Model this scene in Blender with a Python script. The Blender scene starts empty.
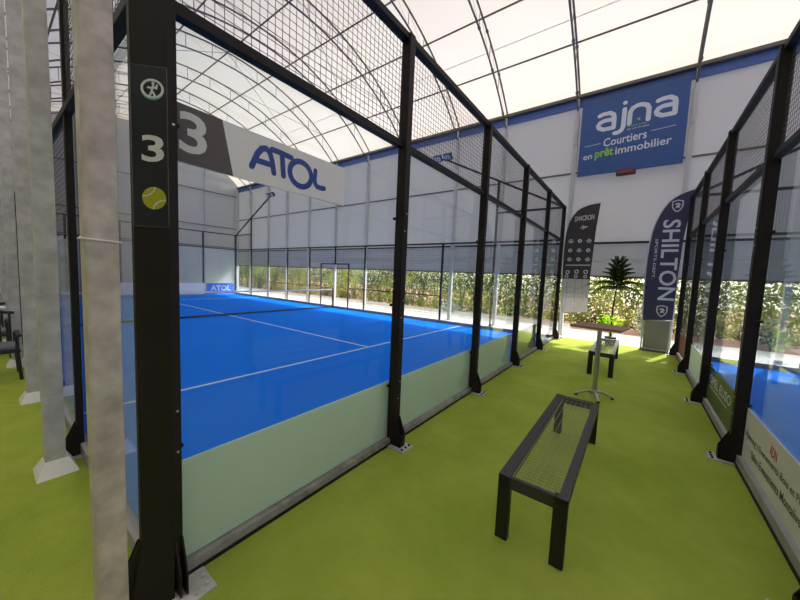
import bpy, bmesh, math, random
from mathutils import Vector, Matrix, noise
random.seed(7)
C = bpy.context.scene.collection
PI = math.pi

# ---------------------------------------------------------------- materials
def lin(c):
    f = lambda v: v/12.92 if v <= .04045 else ((v+.055)/1.055)**2.4
    return (f(c[0]/255), f(c[1]/255), f(c[2]/255), 1)

def mat(name, rgb, rough=.6, metal=0, var=.0, scale=8, bump=0, bscale=60, spec=.5, detail=4, rgb2=None, coat=0):
    m = bpy.data.materials.new(name); m.use_nodes = True
    nt = m.node_tree; b = nt.nodes['Principled BSDF']
    col = lin(rgb); b.inputs['Roughness'].default_value = rough
    b.inputs['Metallic'].default_value = metal
    b.inputs['Specular IOR Level'].default_value = spec
    b.inputs['Coat Weight'].default_value = coat
    tc = nt.nodes.new('ShaderNodeTexCoord')
    n = nt.nodes.new('ShaderNodeTexNoise'); n.inputs['Scale'].default_value = scale; n.inputs['Detail'].default_value = detail
    nt.links.new(tc.outputs['Object'], n.inputs['Vector'])
    r = nt.nodes.new('ShaderNodeValToRGB')
    c2 = lin(rgb2) if rgb2 else tuple(x*(1-var) for x in col[:3])+(1,)
    r.color_ramp.elements[0].position = .3; r.color_ramp.elements[1].position = .7
    r.color_ramp.elements[0].color = c2; r.color_ramp.elements[1].color = col
    nt.links.new(n.outputs['Fac'], r.inputs['Fac']); nt.links.new(r.outputs['Color'], b.inputs['Base Color'])
    if bump:
        n2 = nt.nodes.new('ShaderNodeTexNoise'); n2.inputs['Scale'].default_value = bscale
        nt.links.new(tc.outputs['Object'], n2.inputs['Vector'])
        bp = nt.nodes.new('ShaderNodeBump'); bp.inputs['Strength'].default_value = bump; bp.inputs['Distance'].default_value = .01
        nt.links.new(n2.outputs['Fac'], bp.inputs['Height']); nt.links.new(bp.outputs['Normal'], b.inputs['Normal'])
    return m

def two_layer(name, shader2, fac, c1, c2):
    """diffuse + translucent cloth"""
    m = bpy.data.materials.new(name); m.use_nodes = True; nt = m.node_tree
    nt.nodes.remove(nt.nodes['Principled BSDF']); out = nt.nodes['Material Output']
    d = nt.nodes.new('ShaderNodeBsdfDiffuse'); d.inputs['Color'].default_value = lin(c1)
    t = nt.nodes.new('ShaderNodeBsdfTranslucent'); t.inputs['Color'].default_value = lin(c2)
    mx = nt.nodes.new('ShaderNodeMixShader'); mx.inputs[0].default_value = fac
    nt.links.new(d.outputs[0], mx.inputs[1]); nt.links.new(t.outputs[0], mx.inputs[2]); nt.links.new(mx.outputs[0], out.inputs[0])
    return m, nt, d, t

M = {}
M['black'] = mat('black_powder_coat', (38, 31, 31), .6, 0, .25, 5, spec=.3)
M['black2'] = mat('black_steel', (22, 21, 24), .5, 0, .2, 6)
M['galv'] = mat('galvanised_steel', (212, 209, 208), .55, .1, .3, 9, .08, 50, detail=9, rgb2=(176, 173, 171))
M['galv_worn'] = mat('worn_galvanised_steel', (216, 204, 196), .55, .1, .3, 13, .08, 60, detail=10, rgb2=(170, 160, 153))
M['galv_pale'] = mat('pale_galvanised', (200, 200, 200), .5, .1, .1, 4)
M['galv_dark'] = mat('dull_galvanised', (120, 112, 106), .5, .5, .2, 4)
M['white'] = mat('white_paint', (232, 232, 230), .5, 0, .05, 5)
M['line'] = mat('white_line_turf', (222, 235, 245), .9, 0, .1, 60)
M['board'] = mat('white_board', (240, 238, 240), .35, 0, .03, 3)
M['board_grey'] = mat('dark_grey_print', (92, 84, 84), .4)
M['num'] = mat('pale_grey_vinyl', (222, 222, 224), .4)
M['atol'] = mat('blue_logo_print', (30, 72, 160), .35, 0, .2, 3)
M['band'] = mat('grey_green_banner', (226, 242, 228), .55, 0, .05, 1.5)
M['kick'] = mat('dirty_beam', (168, 164, 160), .7, 0, .5, 9, detail=8)
M['kick2'] = mat('pale_beam', (160, 156, 154), .5, 0, .25, 7, detail=8)
M['rubber'] = mat('black_rubber', (14, 14, 14), .8)
M['sticker'] = mat('dark_sticker', (26, 30, 30), .18, 0, .1, 4)
M['teal'] = mat('teal_print', (70, 160, 140), .4)
M['silver'] = mat('silver_bolt', (210, 210, 210), .3, .6)
M['ball'] = mat('yellow_green_ball_print', (178, 180, 30), .6, 0, .15, 60)
M['navy'] = mat('royal_blue_banner', (56, 92, 156), .35, 0, .12, .8)
M['navytxt'] = mat('white_banner_print', (226, 228, 238), .5)
M['lime'] = mat('lime_print', (150, 205, 60), .5)
M['eave'] = mat('blue_eave_band', (84, 114, 182), .4, 0, .15, 1)
M['orange'] = mat('orange_print', (214, 104, 74), .5, 0, .2, 30)
M['dark_txt'] = mat('dark_green_print', (78, 80, 66), .6)
M['adwhite'] = mat('white_advert', (214, 210, 200), .45, 0, .06, 2)
M['adgreen'] = mat('olive_green_advert', (84, 104, 42), .4, 0, .25, 2)
M['adblue'] = mat('dark_blue_print', (14, 46, 108), .4)
M['flag_dark'] = mat('dark_brown_flag', (64, 56, 58), .6, 0, .1, 3)
M['flag_marble'] = mat('marble_print', (218, 212, 210), .6, 0, .1, 3, rgb2=(168, 162, 162), detail=7)
M['flag_navy'] = mat('navy_flag', (66, 62, 98), .5, 0, .12, 2)
M['wood'] = mat('brown_table_top', (150, 112, 88), .4, 0, .2, 9)
M['chrome'] = mat('brushed_steel', (190, 188, 184), .3, .8, .1, 8)
M['bench_top'] = mat('bench_grey_rim', (58, 56, 58), .4, .1, .2, 12)
M['wire'] = mat('bench_wire', (150, 150, 136), .35, .5)
M['mesh_wire'] = mat('fence_wire', (84, 76, 72), .5, .2)
M['led'] = mat('orange_led_box', (170, 60, 34), .4, 0, .4, 40)
M['pot'] = mat('dark_pot', (50, 44, 42), .6)
M['trunk'] = mat('brown_trunk', (58, 44, 34), .9, 0, .4, 30)
M['bark'] = mat('hedge_wood', (70, 58, 40), .9, 0, .4, 10)
M['chair'] = mat('black_chair_plastic', (32, 32, 36), .45)
M['cushion'] = mat('grey_cushion', (110, 110, 118), .8)
M['lens'] = mat('floodlight_glass', (184, 190, 214), .15, 0, .1, 5)
M['panelgrey'] = mat('grey_board_panel', (150, 148, 142), .5, 0, .08, 2)
M['tape'] = mat('white_net_tape', (235, 235, 228), .7)
M['netm'] = mat('net_cord', (30, 34, 48), .8)
M['gravel'] = mat('pale_gravel', (222, 214, 202), .95, 0, .1, 30, .4, 60, rgb2=(186, 172, 158), detail=8)
M['soil'] = mat('reddish_soil', (178, 132, 112), .95, 0, .3, 4, .5, 30, detail=8)
M['concrete'] = mat('pale_concrete', (226, 220, 212), .9, 0, .1, 3)
M['leafbright'] = mat('bright_leaf', (150, 200, 50), .5, 0, .2, 10)

# turf of the aisle: short pile, slightly mottled
def turf(name, a, b, c, scale_big, bump=.6, rough=.95, sheen=0):
    m = bpy.data.materials.new(name); m.use_nodes = True; nt = m.node_tree; p = nt.nodes['Principled BSDF']
    p.inputs['Roughness'].default_value = rough; p.inputs['Specular IOR Level'].default_value = .05
    p.inputs['Sheen Weight'].default_value = sheen
    tc = nt.nodes.new('ShaderNodeTexCoord')
    n1 = nt.nodes.new('ShaderNodeTexNoise'); n1.inputs['Scale'].default_value = scale_big; n1.inputs['Detail'].default_value = 5
    n2 = nt.nodes.new('ShaderNodeTexNoise'); n2.inputs['Scale'].default_value = 210; n2.inputs['Detail'].default_value = 4; n1.inputs['Roughness'].default_value = .68
    for n in (n1, n2): nt.links.new(tc.outputs['Object'], n.inputs['Vector'])
    r = nt.nodes.new('ShaderNodeValToRGB'); r.color_ramp.elements[0].color = lin(a); r.color_ramp.elements[1].color = lin(b)
    r.color_ramp.elements[0].position = .35; r.color_ramp.elements[1].position = .65
    nt.links.new(n1.outputs['Fac'], r.inputs['Fac'])
    r2 = nt.nodes.new('ShaderNodeValToRGB'); r2.color_ramp.elements[0].color = lin(c); r2.color_ramp.elements[1].color = (1, 1, 1, 1)
    r2.color_ramp.elements[0].position = .3; r2.color_ramp.elements[1].position = .55
    nt.links.new(n2.outputs['Fac'], r2.inputs['Fac'])
    mx = nt.nodes.new('ShaderNodeMix'); mx.data_type = 'RGBA'; mx.blend_type = 'MULTIPLY'; mx.inputs[0].default_value = 1
    nt.links.new(r.outputs[0], mx.inputs[6]); nt.links.new(r2.outputs[0], mx.inputs[7]); nt.links.new(mx.outputs[2], p.inputs['Base Color'])
    bp = nt.nodes.new('ShaderNodeBump'); bp.inputs['Strength'].default_value = bump; bp.inputs['Distance'].default_value = .01
    nt.links.new(n2.outputs['Fac'], bp.inputs['Height']); nt.links.new(bp.outputs['Normal'], p.inputs['Normal'])
    return m
M['turf'] = turf('olive_green_turf', (154, 174, 66), (180, 193, 86), (212, 212, 195), 1.1)
M['blue'] = turf('blue_turf', (0, 118, 252), (0, 126, 255), (245, 245, 250), .5, .3)

# roof membrane and wall cloth
M['membrane'], nt, d, t = two_layer('white_roof_membrane', None, .5, (248, 242, 236), (250, 240, 229))
tc = nt.nodes.new('ShaderNodeTexCoord'); n = nt.nodes.new('ShaderNodeTexNoise'); n.inputs['Scale'].default_value = .35
r = nt.nodes.new('ShaderNodeValToRGB'); r.color_ramp.elements[0].color = lin((160, 152, 144)); r.color_ramp.elements[1].color = lin((165, 158, 150))
nt.links.new(tc.outputs['Object'], n.inputs['Vector']); nt.links.new(n.outputs['Fac'], r.inputs['Fac']); nt.links.new(r.outputs[0], t.inputs['Color'])
M['cloth'], nt, d, t = two_layer('grey_wall_tarpaulin', None, .34, (208, 209, 211), (184, 183, 186))
M['skirt'], nt, d, t = two_layer('grey_blue_wind_screen', None, .34, (186, 186, 190), (170, 171, 176))
M['leaf'], nt, d, t = two_layer('hedge_leaf', None, .42, (110, 124, 48), (190, 196, 70))
tc = nt.nodes.new('ShaderNodeTexCoord'); n = nt.nodes.new('ShaderNodeTexNoise'); n.inputs['Scale'].default_value = .9; n.inputs['Detail'].default_value = 6
nt.links.new(tc.outputs['Object'], n.inputs['Vector'])
for node, a, b in ((d, (70, 86, 40), (146, 158, 84)), (t, (88, 104, 46), (172, 176, 84))):
    r = nt.nodes.new('ShaderNodeValToRGB'); r.color_ramp.elements[0].color = lin(a); r.color_ramp.elements[1].color = lin(b)
    r.color_ramp.elements[0].position = .38; r.color_ramp.elements[1].position = .62
    nt.links.new(n.outputs['Fac'], r.inputs['Fac']); nt.links.new(r.outputs[0], node.inputs['Color'])
M['frond'], nt, d, t = two_layer('dark_green_frond', None, .25, (52, 76, 40), (120, 150, 60))
M['leafbright'], nt, d, t = two_layer('bright_leaf_blade', None, .5, (150, 200, 50), (190, 230, 60))
M['flag_marble2'], nt, d, t = two_layer('thin_marbled_cloth', None, .45, (214, 210, 210), (190, 186, 186))
M['paleleaf'], nt, d, t = two_layer('pale_sage_leaf', None, .35, (176, 186, 166), (200, 208, 180))

def glass_mat(name, haze, tint):
    m = bpy.data.materials.new(name); m.use_nodes = True; nt = m.node_tree
    nt.nodes.remove(nt.nodes['Principled BSDF']); out = nt.nodes['Material Output']
    tr = nt.nodes.new('ShaderNodeBsdfTransparent'); tr.inputs[0].default_value = tint
    gl = nt.nodes.new('ShaderNodeBsdfGlossy'); gl.inputs['Roughness'].default_value = 0.0
    # Schlick reflectance, the same from both sides of the pane
    lw = nt.nodes.new('ShaderNodeLayerWeight'); lw.inputs['Blend'].default_value = .5
    pw = nt.nodes.new('ShaderNodeMath'); pw.operation = 'POWER'; pw.inputs[1].default_value = 5; nt.links.new(lw.outputs['Facing'], pw.inputs[0])
    fr = nt.nodes.new('ShaderNodeMath'); fr.operation = 'MULTIPLY_ADD'; fr.inputs[1].default_value = .92; fr.inputs[2].default_value = .035; nt.links.new(pw.outputs[0], fr.inputs[0])
    df = nt.nodes.new('ShaderNodeBsdfDiffuse'); df.inputs['Color'].default_value = (.8, .88, .95, 1)
    # dust lies unevenly on the panes; far end haze is a painted reflection
    tc = nt.nodes.new('ShaderNodeTexCoord'); n = nt.nodes.new('ShaderNodeTexNoise'); n.inputs['Scale'].default_value = .8
    mp = nt.nodes.new('ShaderNodeMapRange'); mp.inputs[3].default_value = haze*.5; mp.inputs[4].default_value = haze*1.5
    nt.links.new(tc.outputs['Object'], n.inputs['Vector']); nt.links.new(n.outputs['Fac'], mp.inputs[0])
    m1 = nt.nodes.new('ShaderNodeMixShader'); m2 = nt.nodes.new('ShaderNodeMixShader')
    nt.links.new(mp.outputs[0], m1.inputs[0]); nt.links.new(tr.outputs[0], m1.inputs[1]); nt.links.new(df.outputs[0], m1.inputs[2])
    nt.links.new(fr.outputs[0], m2.inputs[0]); nt.links.new(m1.outputs[0], m2.inputs[1]); nt.links.new(gl.outputs[0], m2.inputs[2])
    nt.links.new(m2.outputs[0], out.inputs[0])
    return m
M['glass'] = glass_mat('court_glass', .012, (.95, .98, .97, 1))
M['glass_reflect_haze'] = glass_mat('painted_reflection_glass', .12, (.93, .96, 1, 1))  # stronger bluish haze painted in for blue reflected by the far end glass
M['glass_dusty'] = glass_mat('dusty_court_glass', .05, (.93, .97, .98, 1))

# ---------------------------------------------------------------- mesh building
class MB:
    def __init__(s): s.v = []; s.f = []; s.sm = []
    def add(s, vs, fs, smooth=False):
        k = len(s.v); s.v += [tuple(v) for v in vs]; s.f += [tuple(i+k for i in f) for f in fs]; s.sm += [smooth]*len(fs)
        return s
    def box(s, x0, x1, y0, y1, z0, z1):
        v = [(x, y, z) for x in (x0, x1) for y in (y0, y1) for z in (z0, z1)]
        return s.add(v, [(0, 1, 3, 2), (4, 6, 7, 5), (0, 4, 5, 1), (2, 3, 7, 6), (0, 2, 6, 4), (1, 5, 7, 3)])
    def bbox(s, x0, x1, y0, y1, z0, z1, r=.004):
        """box with bevelled edges"""
        bm = bmesh.new(); bmesh.ops.create_cube(bm, size=1)
        for v in bm.verts:
            v.co = ((x0+x1)/2+v.co.x*(x1-x0), (y0+y1)/2+v.co.y*(y1-y0), (z0+z1)/2+v.co.z*(z1-z0))
        bmesh.ops.bevel(bm, geom=list(bm.edges), offset=r, segments=2, affect='EDGES', profile=.5)
        bm.verts.ensure_lookup_table(); bm.verts.index_update()
        s.add([v.co[:] for v in bm.verts], [tuple(v.index for v in f.verts) for f in bm.faces]); bm.free(); return s
    def bar(s, a, b, w, h=None, up=(0, 0, 1)):
        h = h or w; a = Vector(a); b = Vector(b); d = (b-a).normalized(); u = Vector(up)
        if abs(d.dot(u)) > .98: u = Vector((0, 1, 0))
        r = d.cross(u).normalized(); u = r.cross(d)
        v = [p+r*i*w/2+u*j*h/2 for p in (a, b) for i, j in ((-1, -1), (1, -1), (1, 1), (-1, 1))]
        return s.add(v, [(3, 2, 1, 0), (4, 5, 6, 7), (0, 1, 5, 4), (1, 2, 6, 5), (2, 3, 7, 6), (3, 0, 4, 7)])
    def tube(s, pts, r, n=8, r2=None, cap=True):
        pts = [Vector(p) for p in pts]; vs = []; fs = []; m = len(pts); pr = None
        for i, p in enumerate(pts):
            d = (pts[min(i+1, m-1)]-pts[max(i-1, 0)]).normalized()
            if pr is None:
                u = Vector((0, 0, 1)) if abs(d.z) < .9 else Vector((1, 0, 0))
                pr = d.cross(u).normalized()
            pr = (pr-d*pr.dot(d)).normalized(); q = d.cross(pr)
            rr = r if r2 is None else r+(r2-r)*i/(m-1)
            vs += [p+(pr*math.cos(2*PI*k/n)+q*math.sin(2*PI*k/n))*rr for k in range(n)]
        for i in range(m-1):
            for k in range(n): fs.append((i*n+k, i*n+(k+1) % n, (i+1)*n+(k+1) % n, (i+1)*n+k))
        s.add(vs, fs, True)
        if cap: s.add(vs[:n], [tuple(range(n))[::-1]]); s.add(vs[-n:], [tuple(range(n))])
        return s
    def prism(s, poly, fn, t0, t1):
        """poly: 2d outline; fn(u,v,t)->point"""
        n = len(poly); v = [fn(a, b, t0) for a, b in poly]+[fn(a, b, t1) for a, b in poly]
        return s.add(v, [tuple(range(n))[::-1], tuple(range(n, 2*n))]+[(i, (i+1) % n, n+(i+1) % n, n+i) for i in range(n)])
    def ball(s, c, r, n=10, sz=1):
        vs = []; fs = []
        for i in range(n+1):
            for j in range(n*2):
                a = PI*i/n; b = PI*j/n
                vs.append((c[0]+r*math.sin(a)*math.cos(b), c[1]+r*math.sin(a)*math.sin(b), c[2]+r*sz*math.cos(a)))
        for i in range(n):
            for j in range(n*2): fs.append((i*2*n+j, (i+1)*2*n+j, (i+1)*2*n+(j+1) % (2*n), i*2*n+(j+1) % (2*n)))
        return s.add(vs, fs, True)
    def build(s, name, m, parent=None, kind=None, label=None):
        me = bpy.data.meshes.new(name)
        off = world(parent) if parent else Vector((0, 0, 0))
        me.from_pydata([tuple(Vector(v)-off) for v in s.v], [], s.f)
        me.polygons.foreach_set('use_smooth', s.sm); me.update()
        o = bpy.data.objects.new(name, me); C.objects.link(o); me.materials.append(M[m] if isinstance(m, str) else m)
        if parent: o.parent = parent
        if kind: o['kind'] = kind
        if label: o['label'] = label
        return o

def world(o):
    v = Vector((0, 0, 0))
    while o: v += o.location; o = o.parent
    return v
def thing(name, label, cat, loc=(0, 0, 0), group=None):
    o = bpy.data.objects.new(name, None); C.objects.link(o); o.location = loc; o.empty_display_size = .1
    o['label'] = label; o['category'] = cat
    if group: o['group'] = group
    return o
def tag(o, label, cat, group=None):
    o['label'] = label; o['category'] = cat
    if group: o['group'] = group
    return o
def copy_tree(o, parent=None):
    c = o.copy(); C.objects.link(c); c.parent = parent
    for ch in list(o.children): copy_tree(ch, c)
    return c
def base_at(mb, name, m, loc, label, cat, group=None):
    """single-mesh thing with its origin at loc"""
    o = mb.build(name, m); L = Vector(loc)
    for v in o.data.vertices: v.co = v.co-L
    o.location = loc; return tag(o, label, cat, group)

def text_mesh(mb, s, org, U, V, w, h, t=.002, bold=0., fit=True, align='L', shear=0):
    """lettering lying in the plane org+u*U+v*V, fitted to w x h, raised by t"""
    cu = bpy.data.curves.new('txt', 'FONT'); cu.body = s; cu.size = 1; cu.offset = bold; cu.shear = shear; cu.resolution_u = 3
    ob = bpy.data.objects.new('txt', cu); C.objects.link(ob)
    dg = bpy.context.evaluated_depsgraph_get(); me = bpy.data.meshes.new_from_object(ob.evaluated_get(dg))
    vs = [v.co.copy() for v in me.vertices]
    if vs:
        x0 = min(v.x for v in vs); x1 = max(v.x for v in vs); y0 = min(v.y for v in vs); y1 = max(v.y for v in vs)
        sx = w/(x1-x0); sy = h/(y1-y0)
        U = Vector(U).normalized(); V = Vector(V).normalized(); N = U.cross(V); O = Vector(org)
        mb.add([O+U*(v.x-x0)*sx+V*(v.y-y0)*sy+N*t for v in vs], [tuple(p.vertices) for p in me.polygons])
    bpy.data.objects.remove(ob); bpy.data.curves.remove(cu); bpy.data.meshes.remove(me)
    return mb
def strokes(mb, paths, w, org, U, V, t=.002, close=False):
    """flat round-ended pen strokes in the plane; every stroke a hair above the last"""
    U = Vector(U).normalized(); V = Vector(V).normalized(); N = U.cross(V); O = Vector(org); q = 0
    def P(a, b): return O+U*a+V*b+N*(t+q)
    for path in paths:
        for i in range(len(path)-1):
            a = Vector(path[i]); b = Vector(path[i+1]); d = (b-a)
            if d.length < 1e-6: continue
            d.normalize(); n = Vector((-d.y, d.x))*w/2
            mb.add([P(*(a-n)), P(*(b-n)), P(*(b+n)), P(*(a+n))], [(0, 1, 2, 3)]); q += 1e-5
        for p in path:
            mb.add([P(p[0]+w/2*math.cos(k*PI/6), p[1]+w/2*math.sin(k*PI/6)) for k in range(12)], [tuple(range(12))]); q += 1e-5
    return mb
def arc(cx, cy, rx, ry, a0, a1, n=14):
    return [(cx+rx*math.cos(math.radians(a0+(a1-a0)*i/n)), cy+ry*math.sin(math.radians(a0+(a1-a0)*i/n))) for i in range(n+1)]
def disc(mb, c, r, U, V, t, n=28, r0=0, ry=None):
    U = Vector(U).normalized(); V = Vector(V).normalized(); N = U.cross(V); O = Vector(c)+N*t; ry = ry or r; k0 = r0/r
    o = [O+U*math.cos(2*PI*k/n)*r+V*math.sin(2*PI*k/n)*ry for k in range(n)]
    if r0:
        i = [O+U*math.cos(2*PI*k/n)*r*k0+V*math.sin(2*PI*k/n)*ry*k0 for k in range(n)]
        mb.add(o+i, [(k, (k+1) % n, n+(k+1) % n, n+k) for k in range(n)])
    else: mb.add(o, [tuple(range(n))])
    return mb

# ---------------------------------------------------------------- layout numbers
W = 11.2            # long wall with the banner
X0, X1 = -22.0, 24.0
EAVE, PEAK, YC = 7.6, 9.95, 5.5
X2 = 2.93           # glass plane of the second court
cols = [-20.1, -17.8, -15.7, -13.5, -11.2, -8.95, -6.7, -4.15, -2.25, .03, 2.79, 4.85, 7.1, 9.4, 11.7, 14, 16.3, 18.6, 20.9]

# ---------------------------------------------------------------- ground and shell
mb = MB(); mb.box(X0, X1, -11.6, 10.62, -.05, 0); mb.build('floor', 'turf', kind='structure')
mb = MB(); mb.box(-60, 60, -30, 40, -.12, -.051); mb.build('ground', 'soil', kind='structure')
mb = MB(); mb.box(X0-8, X1, 10.62, 13.0, -.05, -.004); mb.build('gravel_strip', 'concrete', kind='structure')
mb = MB(); mb.box(X0-8, .0, 13.0, 14.6, -.051, -.012); mb.build('gravel_bed', 'gravel', kind='structure')

def arch_z(y, foot=EAVE, peak=PEAK, yc=YC, half=5.7):
    h = peak-foot; R = (half*half+h*h)/(2*h); d = min(abs(y-yc), half)
    return peak-(R-math.sqrt(R*R-d*d))
def vault(name, yc, lift=.08):
    mb = MB(); n = 36; xs = [X0-.3]+[(cols[i]) for i in range(len(cols))]+[X1+.3]; vs = []; fs = []
    for x in xs:
        for k in range(n+1):
            y = yc-5.8+11.6*k/n
            vs.append((x, y, arch_z(y, yc=yc)+lift))
    for i in range(len(xs)-1):
        for k in range(n): fs.append((i*(n+1)+k, i*(n+1)+k+1, (i+1)*(n+1)+k+1, (i+1)*(n+1)+k))
    mb.add(vs, fs, True); mb.build(name, 'membrane', kind='structure')
vault('ceiling', YC); vault('ceiling', YC-11.4)

# long wall: tarpaulin above, darker wind screen at the foot, blue band under the eave
mb = MB(); mb.box(X0, X1, W, W+.02, 3.02, 7.62); mb.build('wall_back', 'cloth', kind='structure')
mb = MB(); mb.box(X0, X1, W+.005, W+.02, 1.95, 3.0); mb.build('wall_back_screen', 'skirt', kind='structure')
mb = MB(); mb.box(X0, X1, W-.08, W, 7.30, 7.52); mb.build('trim_1', 'eave', kind='structure')
mb = MB(); mb.bar((X0, W-.12, 7.58), (X1, W-.12, 7.58), .16, .09); mb.build('trim_2', 'galv_dark', kind='structure')
# gable walls
for nm, x in (('wall_left', X0), ('wall_right', X1)):
    for yc in (YC, YC-11.4):
        mb = MB(); pl = [(yc-5.7, 0)]+[(yc-5.7+11.4*k/24, arch_z(yc-5.7+11.4*k/24, yc=yc)+.04) for k in range(25)]+[(yc+5.7, 0)]
        mb.prism(pl, lambda a, b, t: (t, a, b), x-.01, x+.01); mb.build(nm, 'cloth', kind='structure')
mb = MB(); mb.box(X0, X1, -11.62, -11.6, 0, 7.62); mb.build('wall_front', 'cloth', kind='structure')

# rails on the long wall
for z, w, m, lab in ((5.27, .045, 'galv_dark', 'long horizontal steel wall rail passing under the blue banner'),
                  (3.01, .06, 'black2', 'dark horizontal rail where upper tarpaulin meets the wind screen'),
                  (2.45, .05, 'galv', 'pale horizontal rail halfway up the wind screen'),
                  (1.97, .05, 'galv_dark', 'lowest horizontal rail along the hem of the wind screen')):
    base_at(MB().bar((X0, W-.03, z), (X1, W-.03, z), .05, w), 'wall_rail', m, (0, W-.03, z), lab, 'rail')
# gable wall frame
for i, y in enumerate((2.4, 4.4, 6.6, 8.9, 10.9)):
    base_at(MB().bar((X0+.06, y, 0), (X0+.06, y, arch_z(y)-.6), .09), 'gable_post', 'galv_pale', (X0+.06, y, 0),
            ['pale steel post on the far end wall, first from the columns', 'pale steel post on the far end wall, second from the columns',
             'pale steel post on the far end wall, middle one', 'pale steel post on the far end wall, second from the banner wall',
             'pale steel post in the far corner beside the banner wall'][i], 'post')
for z, lab in ((6.9, 'upper rail across the far end wall'), (4.6, 'middle rail across the far end wall'), (3.2, 'lower rail across the far end wall')):
    base_at(MB().bar((X0+.14, -.05, z), (X0+.14, W-.25, z), .06), 'gable_rail', 'galv_dark', (X0+.14, 5, z), lab, 'rail')

# wall columns and roof trusses
def pts_arch(x, off, foot, peak, n=30, a=0, b=1):
    return [(x, YC-5.7+11.4*(a+(b-a)*k/n), arch_z(YC-5.7+11.4*(a+(b-a)*k/n), foot, peak)) for k in range(n+1)]
order = {-2.25: 'nearest to the left of the tall fence corner', .03: 'at the left edge of the blue wall banner', 2.79: 'at the right edge of the blue wall banner', 4.85: 'seen through the right-hand court glass'}
names_n = ['first', 'second', 'third', 'fourth', 'fifth', 'sixth', 'seventh', 'eighth', 'ninth']
for i, x in enumerate(cols):
    if x > 8: lab = None
    k = sum(1 for c in cols if x < c < 0)
    if x in order: lab = 'pale wall column '+order[x]
    elif x < 0: lab = 'pale galvanised wall column behind the left court, %s one left of the blue banner' % names_n[k]
    else: lab = 'pale galvanised wall column far to the right behind the second court'
    if x < 8:
        mb = MB(); mb.bar((x, W-.12, 0), (x, W-.12, 7.0), .12, .12)
        o = base_at(mb, 'wall_column', 'galv_pale', (x, W-.12, 0), lab, 'column', 'columns of the long wall')
        MB().box(x-.11, x+.11, W-.23, W-.01, -.004, .012).build('base_plate', 'galv', o)
        MB().bar((x, W-.2, 6.1), (x, W-.16, 7.5), .05, .07).build('bracket', 'galv_pale', o)
    # truss
    if x > 9.5: continue
    if x in order: tl = 'roof truss above the wall column '+order[x]
    elif x < 0: tl = 'grey steel roof truss over the left court, %s one left of the blue banner' % names_n[k]
    else: tl = 'grey steel roof truss overhead to the right, above the second court'
    t = thing('roof_truss', tl, 'roof truss', (x, YC, 7), 'arched roof trusses')
    up = pts_arch(x, 0, 7.55, 9.92, 40); lo = pts_arch(x, 0, 6.95, 9.45, 40)
    MB().tube(up, .028, 8).build('upper_chord', 'galv_dark', t); MB().tube(lo, .028, 8).build('lower_chord', 'galv_dark', t)
    mb = MB(); nn = 40
    for j in range(0, nn-1, 3):
        mb.tube([lo[j], up[j]], .011, 5); mb.tube([up[j], lo[min(j+3, nn)]], .004, 4)
    mb.build('web', 'galv_dark', t)
    if -3 < x < 6:
        for j in range(18, nn+1, 2):
            P = up if j % 4 == 0 else lo
            a = Vector(P[j-1]); b = Vector(P[min(j+1, nn)]); d = (b-a).normalized(); c = Vector(P[j]); MB().tube([c-d*.035, c+d*.035], .045, 8).build('clamp', 'galv_dark', t)

pl = ['roof purlin nearest the banner wall', 'second roof purlin from the banner wall', 'third roof purlin from the banner wall', 'roof purlin along the ridge of the vault',
      'first roof purlin past the ridge', 'second roof purlin past the ridge', 'roof purlin nearest the row of grey columns']
for y, l in zip((10.0, 8.6, 7.1, 5.5, 3.9, 2.4, 1.0), pl):
    z = arch_z(y)+.0; base_at(MB().tube([(X0, y, z), (9.4, y, z)], .026, 6), 'roof_purlin', 'galv_dark', (0, y, z), 'thin steel '+l, 'purlin')
base_at(MB().tube([(X0, 9.45, arch_z(9.45)-.02), (9.4, 9.45, arch_z(9.45)-.02)], .010, 5), 'roof_cable', 'galv', (0, 9.45, 8.8), 'thin pale cable running between the two purlins nearest the banner wall', 'cable')
# bracing wires between trusses
bw = [(-20.1, -17.8), (-13.5, -11.2), (-8.95, -6.7)]
for a, b in bw:
    lb = {-20.1: 'crossed bracing wires in the farthest roof bay', -13.5: 'crossed bracing wires in the middle roof bay', -8.95: 'crossed bracing wires in the nearer left roof bay'}[a]
    mb = MB()
    for y0, y1 in ((1, 5.5), (5.5, 10)):
        mb.tube([(a, y0, arch_z(y0)-.03), (b, y1, arch_z(y1)-.03)], .009, 5); mb.tube([(b, y0, arch_z(y0)-.05), (a, y1, arch_z(y1)-.05)], .009, 5)
    base_at(mb, 'roof_bracing', 'galv_dark', (a, 5.5, 9), lb, 'bracing')

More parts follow.
